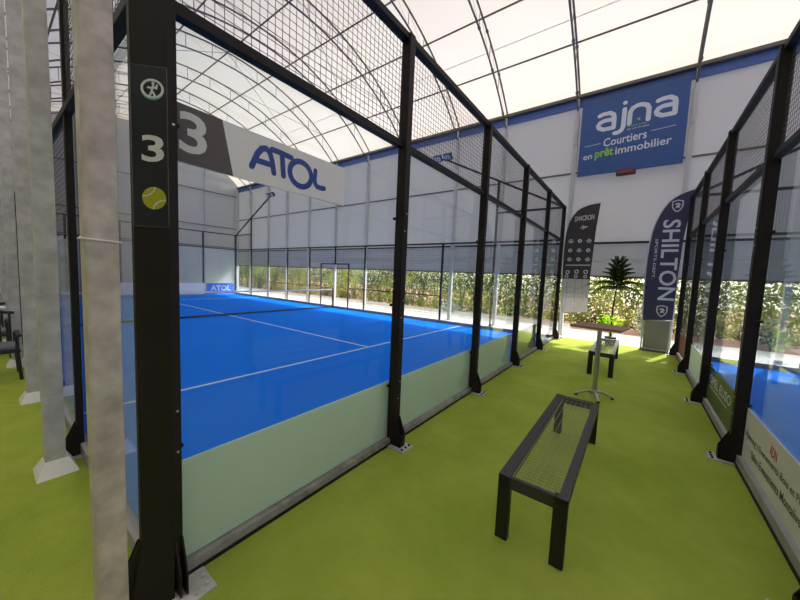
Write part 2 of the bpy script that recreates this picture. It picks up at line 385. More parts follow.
# the row of support columns on the left
lc = [(.40, -.258), (-1.83, -.2), (-4.0, -.17), (-6.15, -.2), (-8.3, -.2), (-10.5, -.2), (-12.7, -.2), (-15, -.2), (-17.3, -.2)]
for i, (x, y) in enumerate(lc):
    lab = ['weathered galvanised square column closest to the camera, with a pale strap around it', 'grey square column with white pyramid foot, second from the camera',
           'grey square column with white pyramid foot, third from the camera', 'grey square column with white pyramid foot, fourth from the camera'][i] if i < 4 else 'grey square column at the back of the row, mostly hidden behind nearer columns'
    t = thing('support_column', lab, 'column', (x, y, 0), 'support columns between the halls')
    hw = .045 if i == 0 else .06
    MB().bbox(x-hw, x+hw, y-hw, y+hw, 0, 7.5, .008).build('shaft', 'galv_worn' if i == 0 else 'galv', t)
    if i == 0:
        MB().box(x-.07, x+.07, y-.07, y+.07, -.001, .015).build('base_plate', 'galv', t)
    mb = MB(); a, b, h = .15, .07, .11
    yc = y+.005
    mb.add([(x-a, yc-a*.8, 0), (x+a, yc-a*.8, 0), (x+a, yc+a*.8, 0), (x-a, yc+a*.8, 0), (x-b, yc-b, h), (x+b, yc-b, h), (x+b, yc+b, h), (x-b, yc+b, h)],
           [(3, 2, 1, 0), (0, 1, 5, 4), (1, 2, 6, 5), (2, 3, 7, 6), (3, 0, 4, 7), (4, 5, 6, 7)])
    if i > 0: mb.build('footing', 'white', t)
x, y = lc[0]; z = 1.83
mb = MB(); q = .058
q = .049
pp = [(x+q, y-q, z+.0), (x+q, y+q, z-.004), (x-q, y+q, z+.0), (x-q, y-q, z+.004), (x+q, y-q, z)]
mb.tube(pp, .0035, 6); mb.tube([(x+q, y-q-.004, z), (x+q+.006, y-q-.008, z+.004)], .004, 6)
base_at(mb, 'cable_tie', 'white', (x, y, z), 'thin white cable tie strapped around the nearest galvanised column', 'cable tie')
# valley gutter over the columns and neighbouring hall trusses
base_at(MB().box(X0, X1, -.32, -.08, 7.5, 7.59), 'valley_gutter', 'galv_dark', (0, -.2, 7.6), 'long grey valley gutter on top of the row of columns', 'gutter')
for i, x in enumerate((-6.4, -9, -11.6, -14.2, -16.8, -19.4)):
    t = thing('roof_truss', 'grey roof truss of the neighbouring hall at the top left edge', 'roof truss', (x, YC-11.4, 7), 'neighbouring hall roof trusses')
    up = [(p[0], p[1]-11.4, p[2]) for p in pts_arch(x, 0, 7.55, 9.92, 30)]; lo = [(p[0], p[1]-11.4, p[2]) for p in pts_arch(x, 0, 6.95, 9.45, 30)]
    MB().tube(up, .03, 6).build('upper_chord', 'galv_dark', t); MB().tube(lo, .03, 6).build('lower_chord', 'galv_dark', t)
    mb = MB()
    for j in range(0, 30, 2): mb.tube([lo[j], up[j]], .012, 5); mb.tube([up[j], lo[j+2]], .012, 5)
    mb.build('web', 'galv_dark', t)

# ---------------------------------------------------------------- courts
def court(x0, x1, y0, y1, name):
    c = MB().box(x0, x1, y0, y1, 0, .006).build(name, 'blue', kind='structure')
    return c
c3 = court(-20, -.02, .02, 9.98, 'blue_court_floor'); c2 = court(X2+.02, X2+20, .02, 9.98, 'blue_court_floor')
def ln(c, x0, x1, y0, y1): MB().box(x0, x1, y0, y1, .0061, .009).build('white_line', 'line', c)
ln(c3, -3.075, -3.025, .03, 9.97); ln(c3, -16.98, -16.93, .03, 9.97); ln(c3, -16.9, -3.08, 4.975, 5.025)
ln(c2, X2+3.05, X2+3.1, .03, 9.97); ln(c2, X2+3.1, X2+17, 4.975, 5.025)

def post(t, x, y, z1, s, wy=(-.04, .04), near=False, along='y', plates=True):
    """upright on the aisle side of the glass; s = +1/-1 side on which it stands off the glass; along = run of the fence"""
    if along == 'y':
        a, b = sorted((x, x+s*.1))
        p = MB().bbox(a, b, y+wy[0], y+wy[1], 0, z1, .004).build('post', 'black', t)
    else:
        a, b = sorted((y, y+s*.05))
        p = MB().bbox(x-.035, x+.035, a, b, 0, z1, .004).build('post', 'black', t)
    def L(o, w, z):       # o = out from the glass, w = along the fence
        return (x+s*o, y+w, z) if along == 'y' else (x+w, y+s*o, z)
    if plates:
        mb = MB(); g = 0 if along == 'y' else -.05
        for w in (wy[0]+.004, wy[1]-.004) if along == 'y' else (-.036, .036):
            mb.prism([(.09+g, .30), (.105+g, .30), (.175+g, .13), (.175+g, .0), (.09+g, .0)], lambda a, b, tt: L(a, tt, b), w-.004, w+.004)
        mb.prism([(.165+g, .13), (.175+g, .13), (.175+g, .01), (.165+g, .01)], lambda a, b, tt: L(a, tt, b), (wy[0] if along == 'y' else -.04), (wy[1] if along == 'y' else .04))
        mb.build('gusset', 'black', p)
        mb = MB(); A = [L(.02, -.09, -.001), L(.25, -.09, -.001), L(.25, .09, -.001), L(.02, .09, -.001)]
        mb.add(A+[(a[0], a[1], .010) for a in A], [(0, 1, 2, 3), (7, 6, 5, 4), (0, 4, 5, 1), (1, 5, 6, 2), (2, 6, 7, 3), (3, 7, 4, 0)])
        mb.build('base_plate', 'galv', p)
        if along == 'y':
            for o, w in ((.215, -.06), (.215, .0), (.215, .06)):
                c = L(o, w, .01); MB().tube([c, (c[0], c[1], .024)], .011, 6).build('bolt', 'rubber', p)
    # glass clamps with silver screws
    if along == 'y' and plates:
        for z in (.62, 1.45, 2.3):
            for w in (wy[0]-.014, wy[1]+.014):
                if z > 2 and w < 0 and y == 0: continue
                MB().tube([L(-.012, w, z), L(.03, w, z)], .014, 8).build('glass_clamp', 'rubber', p)
            if not near:
                MB().tube([L(.1, 0.012, z+.05), L(.106, 0.012, z+.05)], .006, 8).build('screw', 'silver', p); MB().tube([L(.1, -.012, z-.12), L(.106, -.012, z-.12)], .005, 8).build('screw', 'silver', p)
    return p

def wire_panel(t, a, b, z0, z1, step=.05, r=.0015, mname='mesh_wire'):
    """welded wire panel from a to b (xy)"""
    mb = MB(); A = Vector((a[0], a[1], 0)); B = Vector((b[0], b[1], 0)); L = (B-A).length; d = (B-A)/L; n = int(L/step)
    for i in range(n+1):
        p = A+d*(L*i/n); mb.bar((p.x, p.y, z0), (p.x, p.y, z1), r*2)
    k = int(round((z1-z0)/step))
    for j in range(k+1):
        z = z0+(z1-z0)*j/k; mb.bar((A.x, A.y, z), (B.x, B.y, z), r*2)
    return mb.build('mesh_panel', mname, t)

# --- end wall of the left court, along the aisle (x=0)
F3 = thing('court_end_fence', 'black framed glass and mesh end wall of the left court, running along the green aisle', 'fence', (0, 5, 0))
pc = [(0, .085), (.1, .085), (.1, .047), (-.012, -.065), (-.05, -.065), (-.05, 0), (0, .005)]
cp = MB().prism(pc, lambda a, b, t: (a, b, t), 0, 4.0).build('corner_post', 'black', F3)
def fin(p0, d, w, nm='gusset'):
    d = Vector((d[0], d[1])).normalized(); n = Vector((-d.y, d.x))*w/2
    MB().prism([(-.01, .30), (.01, .30), (.075, .13), (.075, 0), (-.01, 0)], lambda a, b, t: (p0[0]+d.x*a+n.x*t, p0[1]+d.y*a+n.y*t, b), -1, 1).build(nm, 'black', cp)
fin((.1, .081), (1, 0), .008); fin((.1, .051), (1, 0), .008); fin((-.016, -.065), (-.25, -1), .008); fin((-.046, -.065), (-.3, -1), .008)
# sloping apron between the gussets
q = [(.1, .047), (-.012, -.065)]; e = Vector((.7071, -.7071))*.07
MB().add([(q[0][0], q[0][1], .28), (q[1][0], q[1][1], .28), (q[1][0]+e.x-.03, q[1][1]+e.y, 0), (q[0][0]+e.x, q[0][1]+e.y+.03, 0), (q[0][0], q[0][1], 0), (q[1][0], q[1][1], 0)],
         [(0, 1, 2, 3), (0, 3, 4), (1, 5, 2), (3, 2, 5, 4), (0, 4, 5, 1)]).build('apron', 'black', cp)
MB().box(.06, .24, .02, .2, -.001, .01).build('base_plate', 'galv', cp)
for a, b in ((.13, .17), (.19, .17), (.21, .11)): MB().tube([(a, b, .01), (a, b, .024)], .011, 6).build('bolt', 'silver', cp)
for z in (.78, 2.45): MB().tube([(-.012, .10, z), (.05, .10, z)], .013, 8).build('glass_clamp', 'rubber', cp)
for z, dy in ((.78, .0), (2.43, .0), (1.0, .0)): MB().tube([(.1, .068, z), (.106, .068, z)], .006, 8).build('screw', 'silver', cp)
for y in (2, 4, 6, 8, 10): post(F3, 0, y, 4.0, 1)
def end_wall(F, x, s, gm, kickm='kick', kh=.07):
    for k in range(5):
        y0, y1 = 2*k+(.09 if k == 0 else .04), 2*k+1.96
        MB().box(x-.005*s if s > 0 else x-.005, x+.005, y0, y1, kh, 2.97).build('glass_panel', gm, F)
        wire_panel(F, (x+.02*s, 2*k+.04), (x+.02*s, 2*k+1.96), 3.02, 3.97)
    MB().bbox(min(x, x+.06*s), max(x, x+.06*s), 0, 10, 2.97, 3.03, .004).build('glass_rail', 'black', F)
    MB().bbox(min(x, x+.08*s), max(x, x+.08*s), 0, 10, 3.94, 4.0, .004).build('top_rail', 'black', F)
    MB().box(min(x-.02*s, x+.045*s), max(x-.02*s, x+.045*s), .06, 9.98, .018, kh).build('base_beam', kickm, F)
    MB().box(min(x, x+.055*s), max(x, x+.055*s), .06, 9.98, -.001, .02).build('base_gasket', 'rubber', F)
end_wall(F3, 0, 1, 'glass')

# --- near side of the left court (y=0)
S3 = thing('court_side_fence', 'black framed side fence of the left court beside the row of grey columns', 'fence', (-10, 0, 0))
for k in range(1, 11):
    h = 4.0 if k in (1, 10) else 3.0
    post(S3, -2*k, 0, h, -1, along='x')
def side_wall(F, xs, s, y, ysgn, gm='glass', net=True):
    """xs: x of corner; s: direction away from the corner"""
    X = lambda d: xs+s*d
    def bx(a, b, z0, z1, th, m, nm):
        MB().box(min(X(a), X(b)), max(X(a), X(b)), y-th/2, y+th/2, z0, z1).build(nm, m, F)
    bx(.06, 1.96, .1, 2.97, .01, gm, 'glass_panel'); bx(2.04, 3.96, .1, 1.97, .01, gm, 'glass_panel')
    bx(16.04, 17.96, .1, 1.97, .01, gm, 'glass_panel'); bx(18.04, 19.94, .1, 2.97, .01, gm, 'glass_panel')
    yy = y+ysgn*.03
    for a, b in ((0, 2), (18, 20)):
        wire_panel(F, (X(a+.05), yy), (X(b-.05), yy), 3.02, 3.97)
        MB().bbox(min(X(a), X(b)), max(X(a), X(b)), yy-.03, yy+.03, 3.94, 4.0).build('top_rail', 'black', F)
    MB().bbox(min(X(0), X(20)), max(X(0), X(20)), yy-.03, yy+.03, 2.97, 3.03).build('rail', 'black', F)
    for a, b in ((2, 4), (16, 18)):
        wire_panel(F, (X(a+.05), yy), (X(b-.05), yy), 2.0, 2.97)
    for k in (4, 6, 8, 10, 12, 14):
        if k in (8, 10) : pass
        wire_panel(F, (X(k+.05), yy), (X(k+1.95), yy), .12 if not (net and k in (8, 10)) else 2.2, 2.97, .1, .0022)
    bxm = (min(X(0), X(20)), max(X(0), X(20)))
    MB().box(bxm[0], bxm[1], y-.03, y+.03, .0, .11).build('base_beam', 'kick2', F)
side_wall(S3, 0, -1, 0, -1, net=False)

# --- far side of the left court (y=10)
B3 = thing('court_side_fence', 'black framed side fence of the left court in front of the hedge opening', 'fence', (-10, 10, 0))
for k in range(1, 11):
    if k == 5: continue
    post(B3, -2*k, 10, 4.0 if k in (10,) else (5.0 if k in (1, 9) else 3.0), 1, along='x', plates=False)
MB().bbox(-10.03, -9.97, 10.0, 10.06, 2.18, 3.0).build('gate_post', 'black', B3)
for x in (-11.05, -9.05): MB().bbox(x-.03, x+.03, 10.0, 10.06, 0, 2.2).build('gate_post', 'black', B3)
MB().bbox(-11.05, -9.05, 10.0, 10.06, 2.14, 2.2).build('gate_lintel', 'black', B3)
for a, b in ((-8, -4), (-9.05, -8), (-16, -11.05)):
    MB().bar((a, 10.03, 1.02), (b, 10.03, 1.02), .035).build('middle_rail', 'black2', B3)
side_wall(B3, 0, -1, 10, 1)

# --- far end wall (x=-20)
E3 = thing('court_end_fence', 'far glass end wall of the left court, with small blue and white boards', 'fence', (-20, 5, 0))
for y in (0, 2, 4, 6, 8, 10): post(E3, -20, y, 4.0, -1, plates=False)
for k in range(5):
    MB().box(-20.005, -19.995, 2*k+.04, 2*k+1.96, .05, 2.97).build('glass_panel', 'glass_reflect_haze', E3)
    wire_panel(E3, (-20.02, 2*k+.04), (-20.02, 2*k+1.96), 3.02, 3.97, .1)
MB().bbox(-20.06, -20, 0, 10, 2.97, 3.03).build('glass_rail', 'black', E3); MB().bbox(-20.08, -20, 0, 10, 3.94, 4.0).build('top_rail', 'black', E3)

# --- end wall and side of the right court
F2 = thing('court_end_fence', 'black framed glass end wall of the right-hand court, right of the green aisle', 'fence', (X2, 5, 0))
for y in (0, 2, 4, 6, 8, 10): post(F2, X2, y, 4.0, -1)
end_wall(F2, X2, -1, 'glass_dusty', 'kick2', .1)
B2 = thing('court_side_fence', 'black framed side fence of the right-hand court in front of the hedge', 'fence', (X2+10, 10, 0))
for k in range(1, 4): post(B2, X2+2*k, 10, 5.0 if k == 1 else 3.0, 1, along='x', plates=False)
side_wall(B2, X2, 1, 10, 1)

# --- floodlight arms
def mast(xc, s, y, lab, lightlab=None):
    t = thing('floodlight_arm', lab, 'floodlight', (xc, y, 4.0), 'floodlight arms')
    e = (xc+s*4.1, y+.04, 6.1)
    MB().bar((xc, y+.04, 4.0), e, .06, .06).build('arm', 'black', t)
    for j, dx in enumerate((0, .42)):
        a = (e[0]-s*dx+s*.3, e[1]-.05, e[2]+.06)
        # lamp housing tilts down over the court
        mb = MB(); c = Vector(a); d = Vector((0, -.75, -.66)).normalized(); u = Vector((1, 0, 0)); v = d.cross(u)
        def Q(p, q, r): return c+u*p+v*q+d*r
        mb.add([Q(p, q, r) for r in (-.06, .03) for p, q in ((-.16, -.12), (.16, -.12), (.16, .12), (-.16, .12))], [(3, 2, 1, 0), (4, 5, 6, 7), (0, 1, 5, 4), (1, 2, 6, 5), (2, 3, 7, 6), (3, 0, 4, 7)])
        for k in range(5): mb.add([Q(p, q, r) for r in (-.1, -.06) for p, q in ((-.13+k*.06, -.1), (-.12+k*.06, -.1), (-.12+k*.06, .1), (-.13+k*.06, .1))], [(3, 2, 1, 0), (4, 5, 6, 7), (0, 1, 5, 4), (1, 2, 6, 5), (2, 3, 7, 6), (3, 0, 4, 7)])
        f = mb.build('lamp_housing', 'black2', t)
        mb = MB(); mb.add([Q(p, q, r) for r in (.0301, .034) for p, q in ((-.13, -.09), (.13, -.09), (.13, .09), (-.13, .09))], [(3, 2, 1, 0), (4, 5, 6, 7), (0, 1, 5, 4), (1, 2, 6, 5), (2, 3, 7, 6), (3, 0, 4, 7)])
        mb.build('lamp_glass', 'lens', f)
    MB().bar((e[0], e[1], e[2]), (e[0]+s*.3, e[1], e[2]+.03), .04).build('crossbar', 'black', t)
mast(0, -1, 10, 'sloping black arm with two floodlights rising from the near corner beside the dark flag')
mast(-20, 1, 10, 'small distant sloping black arm with two floodlights at the far court corner')
mast(X2, 1, 10, 'sloping black floodlight arm seen through the right-hand court mesh')

# ---------------------------------------------------------------- boards and signs
YU, ZU = (0, 1, 0), (0, 0, 1)
mb = MB(); mb.box(-.018, -.009, .12, 5.94, .06, .66)
base_at(mb, 'advertising_banner', 'band', (-.01, 3, .09), 'plain grey-green banner back along the bottom of the left court glass', 'banner')
mb = MB(); mb.box(-.018, -.009, 6.06, 7.94, .06, .66)
base_at(mb, 'advertising_banner', mat('olive_banner_back', (150, 160, 110), .5), (-.01, 7, .09), 'pale olive banner back low on the left court glass, fourth pane from the corner', 'banner')
# sign with 3 and ATOL, tied to the outside of the glass under the rail
S = thing('court_sign', 'long white board with dark 3 and blue ATOL lettering hanging on the left fence', 'sign', (.02, .7, 2.28))
y0, y1, z0, z1 = .088, 1.262, 2.285, 2.58
MB().bbox(.008, .018, y0, y1, z0, z1+.0, .002).build('board', 'board', S)
MB().prism([(y0, z0+.004), (.39, z0+.001), (.33, z1-.001), (y0, z1-.001)], lambda a, b, t: (t, a, b), .018, .0195).build('dark_panel', 'board_grey', S)
mb = MB(); text_mesh(mb, '3', (.0195, .118, 2.343), YU, ZU, .132, .205, .001, .02); mb.build('number', 'num', S)
K = 1.17
sc_ = lambda ps: [[(p[0]*K, p[1]) for p in q] for q in ps]
mb = MB(); strokes(mb, sc_([[(.0, .0), (.03, .085), (.055, .125), (.08, .135), (.10, .12), (.115, .07), (.125, .0)], [(.03, .045), (.11, .045)]]), .036, (.018, .50, 2.375), YU, ZU, .001); mb.build('lettering', 'atol', S)
mb = MB(); strokes(mb, sc_([[(.115, .142), (.17, .142), (.235, .135)], [(.175, .14), (.18, .06), (.185, .0)]]), .036, (.018, .50, 2.375), YU, ZU, .0011); mb.build('lettering', 'atol', S)
mb = MB(); strokes(mb, [arc(.30*K, .058, .075*K, .083, 0, 360, 26)], .038, (.018, .50, 2.365), YU, ZU, .0013); mb.build('lettering', 'atol', S)
mb = MB(); strokes(mb, sc_([[(.405, .12), (.40, .06), (.405, .03), (.42, .012), (.455, .01), (.475, .015)]]), .036, (.018, .50, 2.36), YU, ZU, .0015); mb.build('lettering', 'atol', S)
# plate on the corner post
P3 = thing('number_plate', 'tall black plate with player emblem, 3 and tennis ball on the nearest black post', 'sign', (.045, -.02, 1.93))
DU = Vector((.7071, .7071, 0)); DN = Vector((.7071, -.7071, 0)); PL = Vector((-.0115, -.0645, 0))
def pp_(a, b, t): return PL+DU*(a-.003)+DN*t+Vector((0, 0, b))
MB().prism([(.004, 1.935), (.161, 1.935), (.161, 2.675), (.004, 2.675)], pp_, .0006, .005).build('plate', 'sticker', P3)
mb = MB()
for a, b in (((.004, 1.935), (.161, 1.935)), ((.161, 1.935), (.161, 2.675)), ((.004, 2.675), (.161, 2.675)), ((.004, 1.935), (.004, 2.675))): mb.bar(pp_(a[0], a[1], .005), pp_(b[0], b[1], .005), .0022)
mb.build('edge_strip', 'galv_dark', P3)
mb = MB(); disc(mb, pp_(.098, 2.575, .005), .050, DU, ZU, .001, r0=.039, ry=.044); mb.build('emblem_ring', 'num', P3)
mb = MB(); disc(mb, pp_(.098, 2.569, .005), .050, DU, ZU, .0006, r0=.041, ry=.046); mb.build('emblem_shadow', 'teal', P3)
mb = MB(); strokes(mb, [[(-.012, -.03), (-.004, -.012), (0, .004), (.004, .018)], [(.012, -.03), (.004, -.012)], [(0, .006), (-.018, .008)], [(.002, .012), (.018, .006), (.02, .02)]], .009, pp_(.098, 2.571, .005), DU, ZU, .001)
disc(mb, pp_(.102, 2.599, .005), .007, DU, ZU, .001); mb.build('emblem_player', 'num', P3)
mb = MB(); text_mesh(mb, '3', pp_(.047, 2.24, .005), DU, ZU, .098, .124, .001, .02); mb.build('number', 'num', P3)
mb = MB(); disc(mb, pp_(.098, 2.071, .005), .053, DU, ZU, .001); bl = mb.build('ball_picture', 'ball', P3)
mb = MB(); strokes(mb, [[(-.050, .008), (-.03, .010), (-.012, .022), (0, .035), (.004, .05)], [(.050, -.008), (.03, -.010), (.012, -.022), (0, -.035), (-.004, -.05)]], .005, pp_(.098, 2.071, .005), DU, ZU, .0016); mb.build('seam', 'num', bl)

# boards on the far end wall
b = base_at(MB().box(-19.985, -19.97, 8.15, 9.9, .05, .74), 'advertising_banner', mat('bright_blue_board', (40, 120, 220), .5), (-19.98, 9, .05), 'small blue ATOL board at the foot of the far court corner', 'banner')
o = Vector((-19.969, 8.4, .24)); mb = MB()
text_mesh(mb, 'ATOL', o-Vector((0, 0, 0)), (0, 1, 0), ZU, 1.25, .36, .002, .03); mb.build('lettering', 'num', b)
b = base_at(MB().box(-19.985, -19.97, 3.4, 8.05, .05, .74), 'advertising_banner', 'board', (-19.98, 5, .02), 'long white board at the foot of the far court glass left of the blue one', 'banner')

# blue wall banner
BN = thing('wall_banner', 'large blue ajna banner with white and lime lettering high on the grey wall', 'banner', (1.45, W-.14, 5.1))
MB().box(.16, 2.68, W-.20, W-.185, 5.08, 7.30).build('cloth', 'navy', BN)
yb = W-.20; XU = (1, 0, 0)
def onb(mb): return mb
mb = MB(); w = .125
N0 = (0, yb, 0)
def sp(ox, oz, paths, ww): strokes(mb, paths, ww, (ox, yb, oz), XU, ZU, .002)
A_ = lambda : [arc(.2, .17, .2, .17, 0, 180, 10)[5:][::-1]]
def aletter(ox, oz):
    # single-storey rounded a
    sp(ox, oz, [[(.02, .42), (.12, .45), (.28, .45), (.38, .38), (.40, .28), (.40, .0), (.14, .0), (.03, .06), (.0, .13), (.04, .21), (.14, .25), (.40, .25)]], .115)
def done():
    global mb
    mb.build('lettering', 'navytxt', BN); mb = MB()
aletter(.62, 6.40)
sp(1.12, 6.40, [[(.14, .46), (.14, -.02), (.10, -.12), (.02, -.17), (-.06, -.17)], [(.14, .64), (.141, .64)]], .115)
sp(1.40, 6.44, [[(.0, -.02), (.0, .30), (.05, .40), (.16, .45), (.26, .45), (.38, .40), (.43, .30), (.43, .0)]], .115)
aletter(2.0, 6.46); done()
for q_ in ([(.31, 5.98), (.72, 6.0)], [(1.93, 6.1), (2.45, 6.13)]): strokes(mb := MB(), [q_], .014, (0, yb, 0), XU, ZU, .002); mb.build('printed_line', 'navytxt', BN)
mb = MB()
text_mesh(mb, 'Courtiers', (.80, yb, 5.88), (1, 0, .045), ZU, 1.04, .24, .002, .012); done()
text_mesh(mb, 'en', (.29, yb, 5.57), (1, 0, .045), ZU, .24, .13, .002, .012); done()
text_mesh(mb, 'immobilier', (1.12, yb, 5.60), (1, 0, .045), ZU, 1.28, .22, .002, .012); done()
text_mesh(mb, 'de vos projets', (1.36, yb, 6.235), (1, 0, .03), ZU, .52, .05, .002, .01)
done()
mb = MB(); text_mesh(mb, 'pr\u00eat', (.60, yb, 5.51), (1, 0, .045), ZU, .47, .32, .002, .03); mb.build('lime_lettering', 'lime', BN)
mb = MB(); disc(mb, (1.62, yb, 6.50), .035, XU, ZU, .002); mb.build('lime_dot', 'lime', BN); mb = MB(); text_mesh(mb, 'le plus pr\u00eat', (1.36, yb, 6.31), (1, 0, .03), ZU, .44, .06, .002, .01)
mb.build('lime_lettering', 'lime', BN)
LB = thing('led_display', 'small orange-red display box just below the blue wall banner', 'display', (1.42, W-.1, 5.08))
MB().bbox(1.19, 1.66, W-.2, W, 5.0, 5.14, .01).build('housing', 'black2', LB)
MB().box(1.22, 1.63, W-.204, W-.2, 5.02, 5.12).build('screen', 'led', LB)

# advert boards on the right-hand glass, on its aisle side
AX = X2-.012; YD = (0, -1, 0); af = X2-.0165
AD = thing('advertising_banner', 'white advert board with dark lettering and orange letters on the right court glass', 'banner', (AX, 3, .1))
MB().box(X2-.016, X2-.008, 2.07, 3.93, .12, .60).build('board', 'adwhite', AD)
mb = MB(); text_mesh(mb, 'Planning | Evenements Bois et Public', (af, 3.88, .325), (0, -1, .02), ZU, 1.42, .075, .001, .012); mb.build('lettering', 'dark_txt', AD)
mb = MB(); text_mesh(mb, 'Salon Evenements Montalivet', (af, 3.66, .215), (0, -1, .02), ZU, 1.12, .075, .001, .012); mb.build('lettering', 'dark_txt', AD)
mb = MB(); text_mesh(mb, 'ADN', (af, 3.24, .44), YD, ZU, .16, .085, .001, .02); mb.build('orange_lettering', 'orange', AD)
AG = thing('advertising_banner', 'olive green advert board with pale OPEL lettering on the right court glass', 'banner', (AX, 5, .1))
MB().box(X2-.016, X2-.008, 4.07, 5.93, .12, .62).build('board', 'adgreen', AG)
MB().prism([(5.93, .62), (5.93, .3), (5.4, .62)], lambda a, b, t: (t, a, b), X2-.018, X2-.016).build('blue_corner', 'adblue', AG)
mb = MB(); text_mesh(mb, 'OPEL ELISO', (X2-.018, 5.80, .40), YD, ZU, 1.25, .12, .001, .01); mb.build('lettering', 'navytxt', AG)
mb = MB(); strokes(mb, [[(.0, 0), (1.1, 0)]], .012, (X2-.018, 5.80, .35), YD, ZU, .001); mb.build('printed_line', 'navytxt', AG)
base_at(MB().box(X2-.016, X2-.008, 6.07, 7.93, .12, .62), 'advertising_banner', 'band', (AX, 7, .1), 'pale grey-green banner on the right court glass beyond the olive one', 'banner')
base_at(MB().box(X2-.016, X2-.008, 8.07, 9.9, .12, .62), 'advertising_banner', mat('brick_red_reflection', (132, 66, 54), .5), (AX, 9, .1), 'brick red stand-in for a reflection at the far end of the right court glass', 'banner')  # red sheet added to paint a reddish-brown reflection in the last pane

# ---------------------------------------------------------------- net
NT = thing('court_net', 'dark court net with a white top tape across the left court', 'net', (-10, 5, 0))
MB().bar((-10, .2, .05), (-10, 9.88, .05), .03, .06).build('bottom_cord', 'netm', NT)
for y in (.15, 9.93): MB().bbox(-10.04, -9.96, y-.04, y+.04, 0, 1.0).build('net_post', 'black2', NT)
mb = MB(); zt = lambda y: .88+.04*((y-5)/5)**2
for i in range(24): 
    a, b = .2+9.68*i/24, .2+9.68*(i+1)/24
    mb.bar((-10, a, zt(a)), (-10, b, zt(b)), .02, .06)
mb.build('tape', 'tape', NT)
mb = MB()
for i in range(122): y = .2+9.68*i/121; mb.bar((-10, y, .02), (-10, y, zt(y)), .003)
for j in range(11): mb.bar((-10, .2, .02+.08*j), (-10, 9.88, .02+.08*j), .003)
mb.build('netting', 'netm', NT)

# ---------------------------------------------------------------- benches
BE = thing('bench', 'black steel bench with wire grid seat standing nearest on the green aisle', 'bench', (1.52, 2.5, 0), 'benches in the aisle')
x0, x1, y0, y1, zt_ = 1.31, 1.73, 1.53, 3.48, .45
for x in (x0, x1-.08):
    for y in (y0, y1-.05): MB().bbox(x, x+.08, y, y+.05, 0, zt_-.001, .003).build('leg', 'black2', BE)
mb = MB(); mb.bbox(x0, x0+.075, y0, y1, zt_-.06, zt_, .003); mb.bbox(x1-.055, x1, y0, y1, zt_-.06, zt_, .003)
mb.bbox(x0+.07, x1-.05, y0, y0+.03, zt_-.08, zt_-.002, .003); mb.bbox(x0+.07, x1-.05, y1-.1, y1, zt_-.06, zt_-.002, .003); mb.build('seat_frame', 'bench_top', BE)
mb = MB(); n = 48
for i in range(n): y = y0+.05+(y1-y0-.17)*i/(n-1); mb.tube([(x0+.07, y, zt_-.012), (x1-.05, y, zt_-.012)], .0021, 5)
for i in range(7): x = x0+.085+(x1-x0-.15)*i/6; mb.bar((x, y0+.02, zt_-.008), (x, y1-.005, zt_-.008), .0034, .004)
mb.build('seat_grid', 'wire', BE)
b2 = copy_tree(BE); b2.location = (1.52, 7.45, 0); b2['label'] = 'black steel bench standing behind the high table, farther down the aisle'

# ---------------------------------------------------------------- high table
cx, cy, th = 1.56, 5.1, 1.08
T = thing('high_table', 'tall bar table with brown square top on a steel pedestal', 'table', (cx, cy, 0))
tp = MB(); tp.bbox(cx-.33, cx+.33, cy-.3, cy+.3, th, th+.035, .006); o = tp.build('table_top', 'wood', T)
T.rotation_euler = (0, 0, -.17)
MB().tube([(cx, cy, .08), (cx, cy, th)], .032, 16).build('pedestal', 'chrome', T)
MB().box(cx-.16, cx+.16, cy-.16, cy+.16, th-.012, th).build('top_plate', 'chrome', T)
MB().tube([(cx, cy, .05), (cx, cy, .14)], .05, 16, .034).build('hub', 'chrome', T)
for k in range(4):
    a = math.radians(28+90*k); d = Vector((math.cos(a), math.sin(a), 0)); c = Vector((cx, cy, 0))
    f = MB().tube([c+d*.03+Vector((0, 0, .095)), c+d*.08+Vector((0, 0, .10)), c+d*.17+Vector((0, 0, .065)), c+d*.26+Vector((0, 0, .028))], .024, 8, .014).build('foot', 'chrome', T)
    MB().tube([c+d*.245, c+d*.245+Vector((0, 0, .022))], .02, 10).build('foot_pad', 'rubber', f)

# ---------------------------------------------------------------- feather flags
def flag(y, pts, m, lab, lower=None, zsplit=None, stand=True):
    """pts = outline (x,z); first points run up the pole side"""
    x0 = pts[0][0]
    t = thing('feather_flag', lab, 'flag', (x0, y, 0))
    def cut(poly, z, above):
        out = []
        for i in range(len(poly)):
            a, b = poly[i], poly[(i+1) % len(poly)]
            ina = (a[1] >= z) == above; inb = (b[1] >= z) == above
            if ina: out.append(a)
            if ina != inb: k = (z-a[1])/(b[1]-a[1]); out.append((a[0]+(b[0]-a[0])*k, z))
        return out
    if zsplit: 
        MB().prism(cut(pts, zsplit, True), lambda a, b, q: (a, q, b), y, y+.006).build('flag_cloth', m, t)
        MB().prism(cut(pts, zsplit, False), lambda a, b, q: (a, q, b), y, y+.006).build('flag_lower_cloth', lower, t)
    else: MB().prism(pts, lambda a, b, q: (a, q, b), y, y+.006).build('flag_cloth', m, t)
    return t
def smooth(p, n=6):
    out = []
    for i in range(len(p)-1):
        a = p[max(i-1, 0)]; b = p[i]; c = p[i+1]; d = p[min(i+2, len(p)-1)]
        for k in range(n):
            s = k/n; out.append(tuple(.5*((2*b[j])+(-a[j]+c[j])*s+(2*a[j]-5*b[j]+4*c[j]-d[j])*s*s+(-a[j]+3*b[j]-3*c[j]+d[j])*s**3) for j in (0, 1)))
    return out+[p[-1]]
e1 = smooth([(.17, .80), (.10, 1.7), (.07, 2.7), (.13, 3.45), (.32, 3.86), (.60, 4.03), (.93, 4.08)])
f1 = flag(10.36, e1+[(.87, 3.3), (.84, 2.45), (.82, 1.6), (.82, .88)], 'flag_dark', 'dark brown feather flag with pale logos and marbled lower part', 'flag_marble2', 1.86)
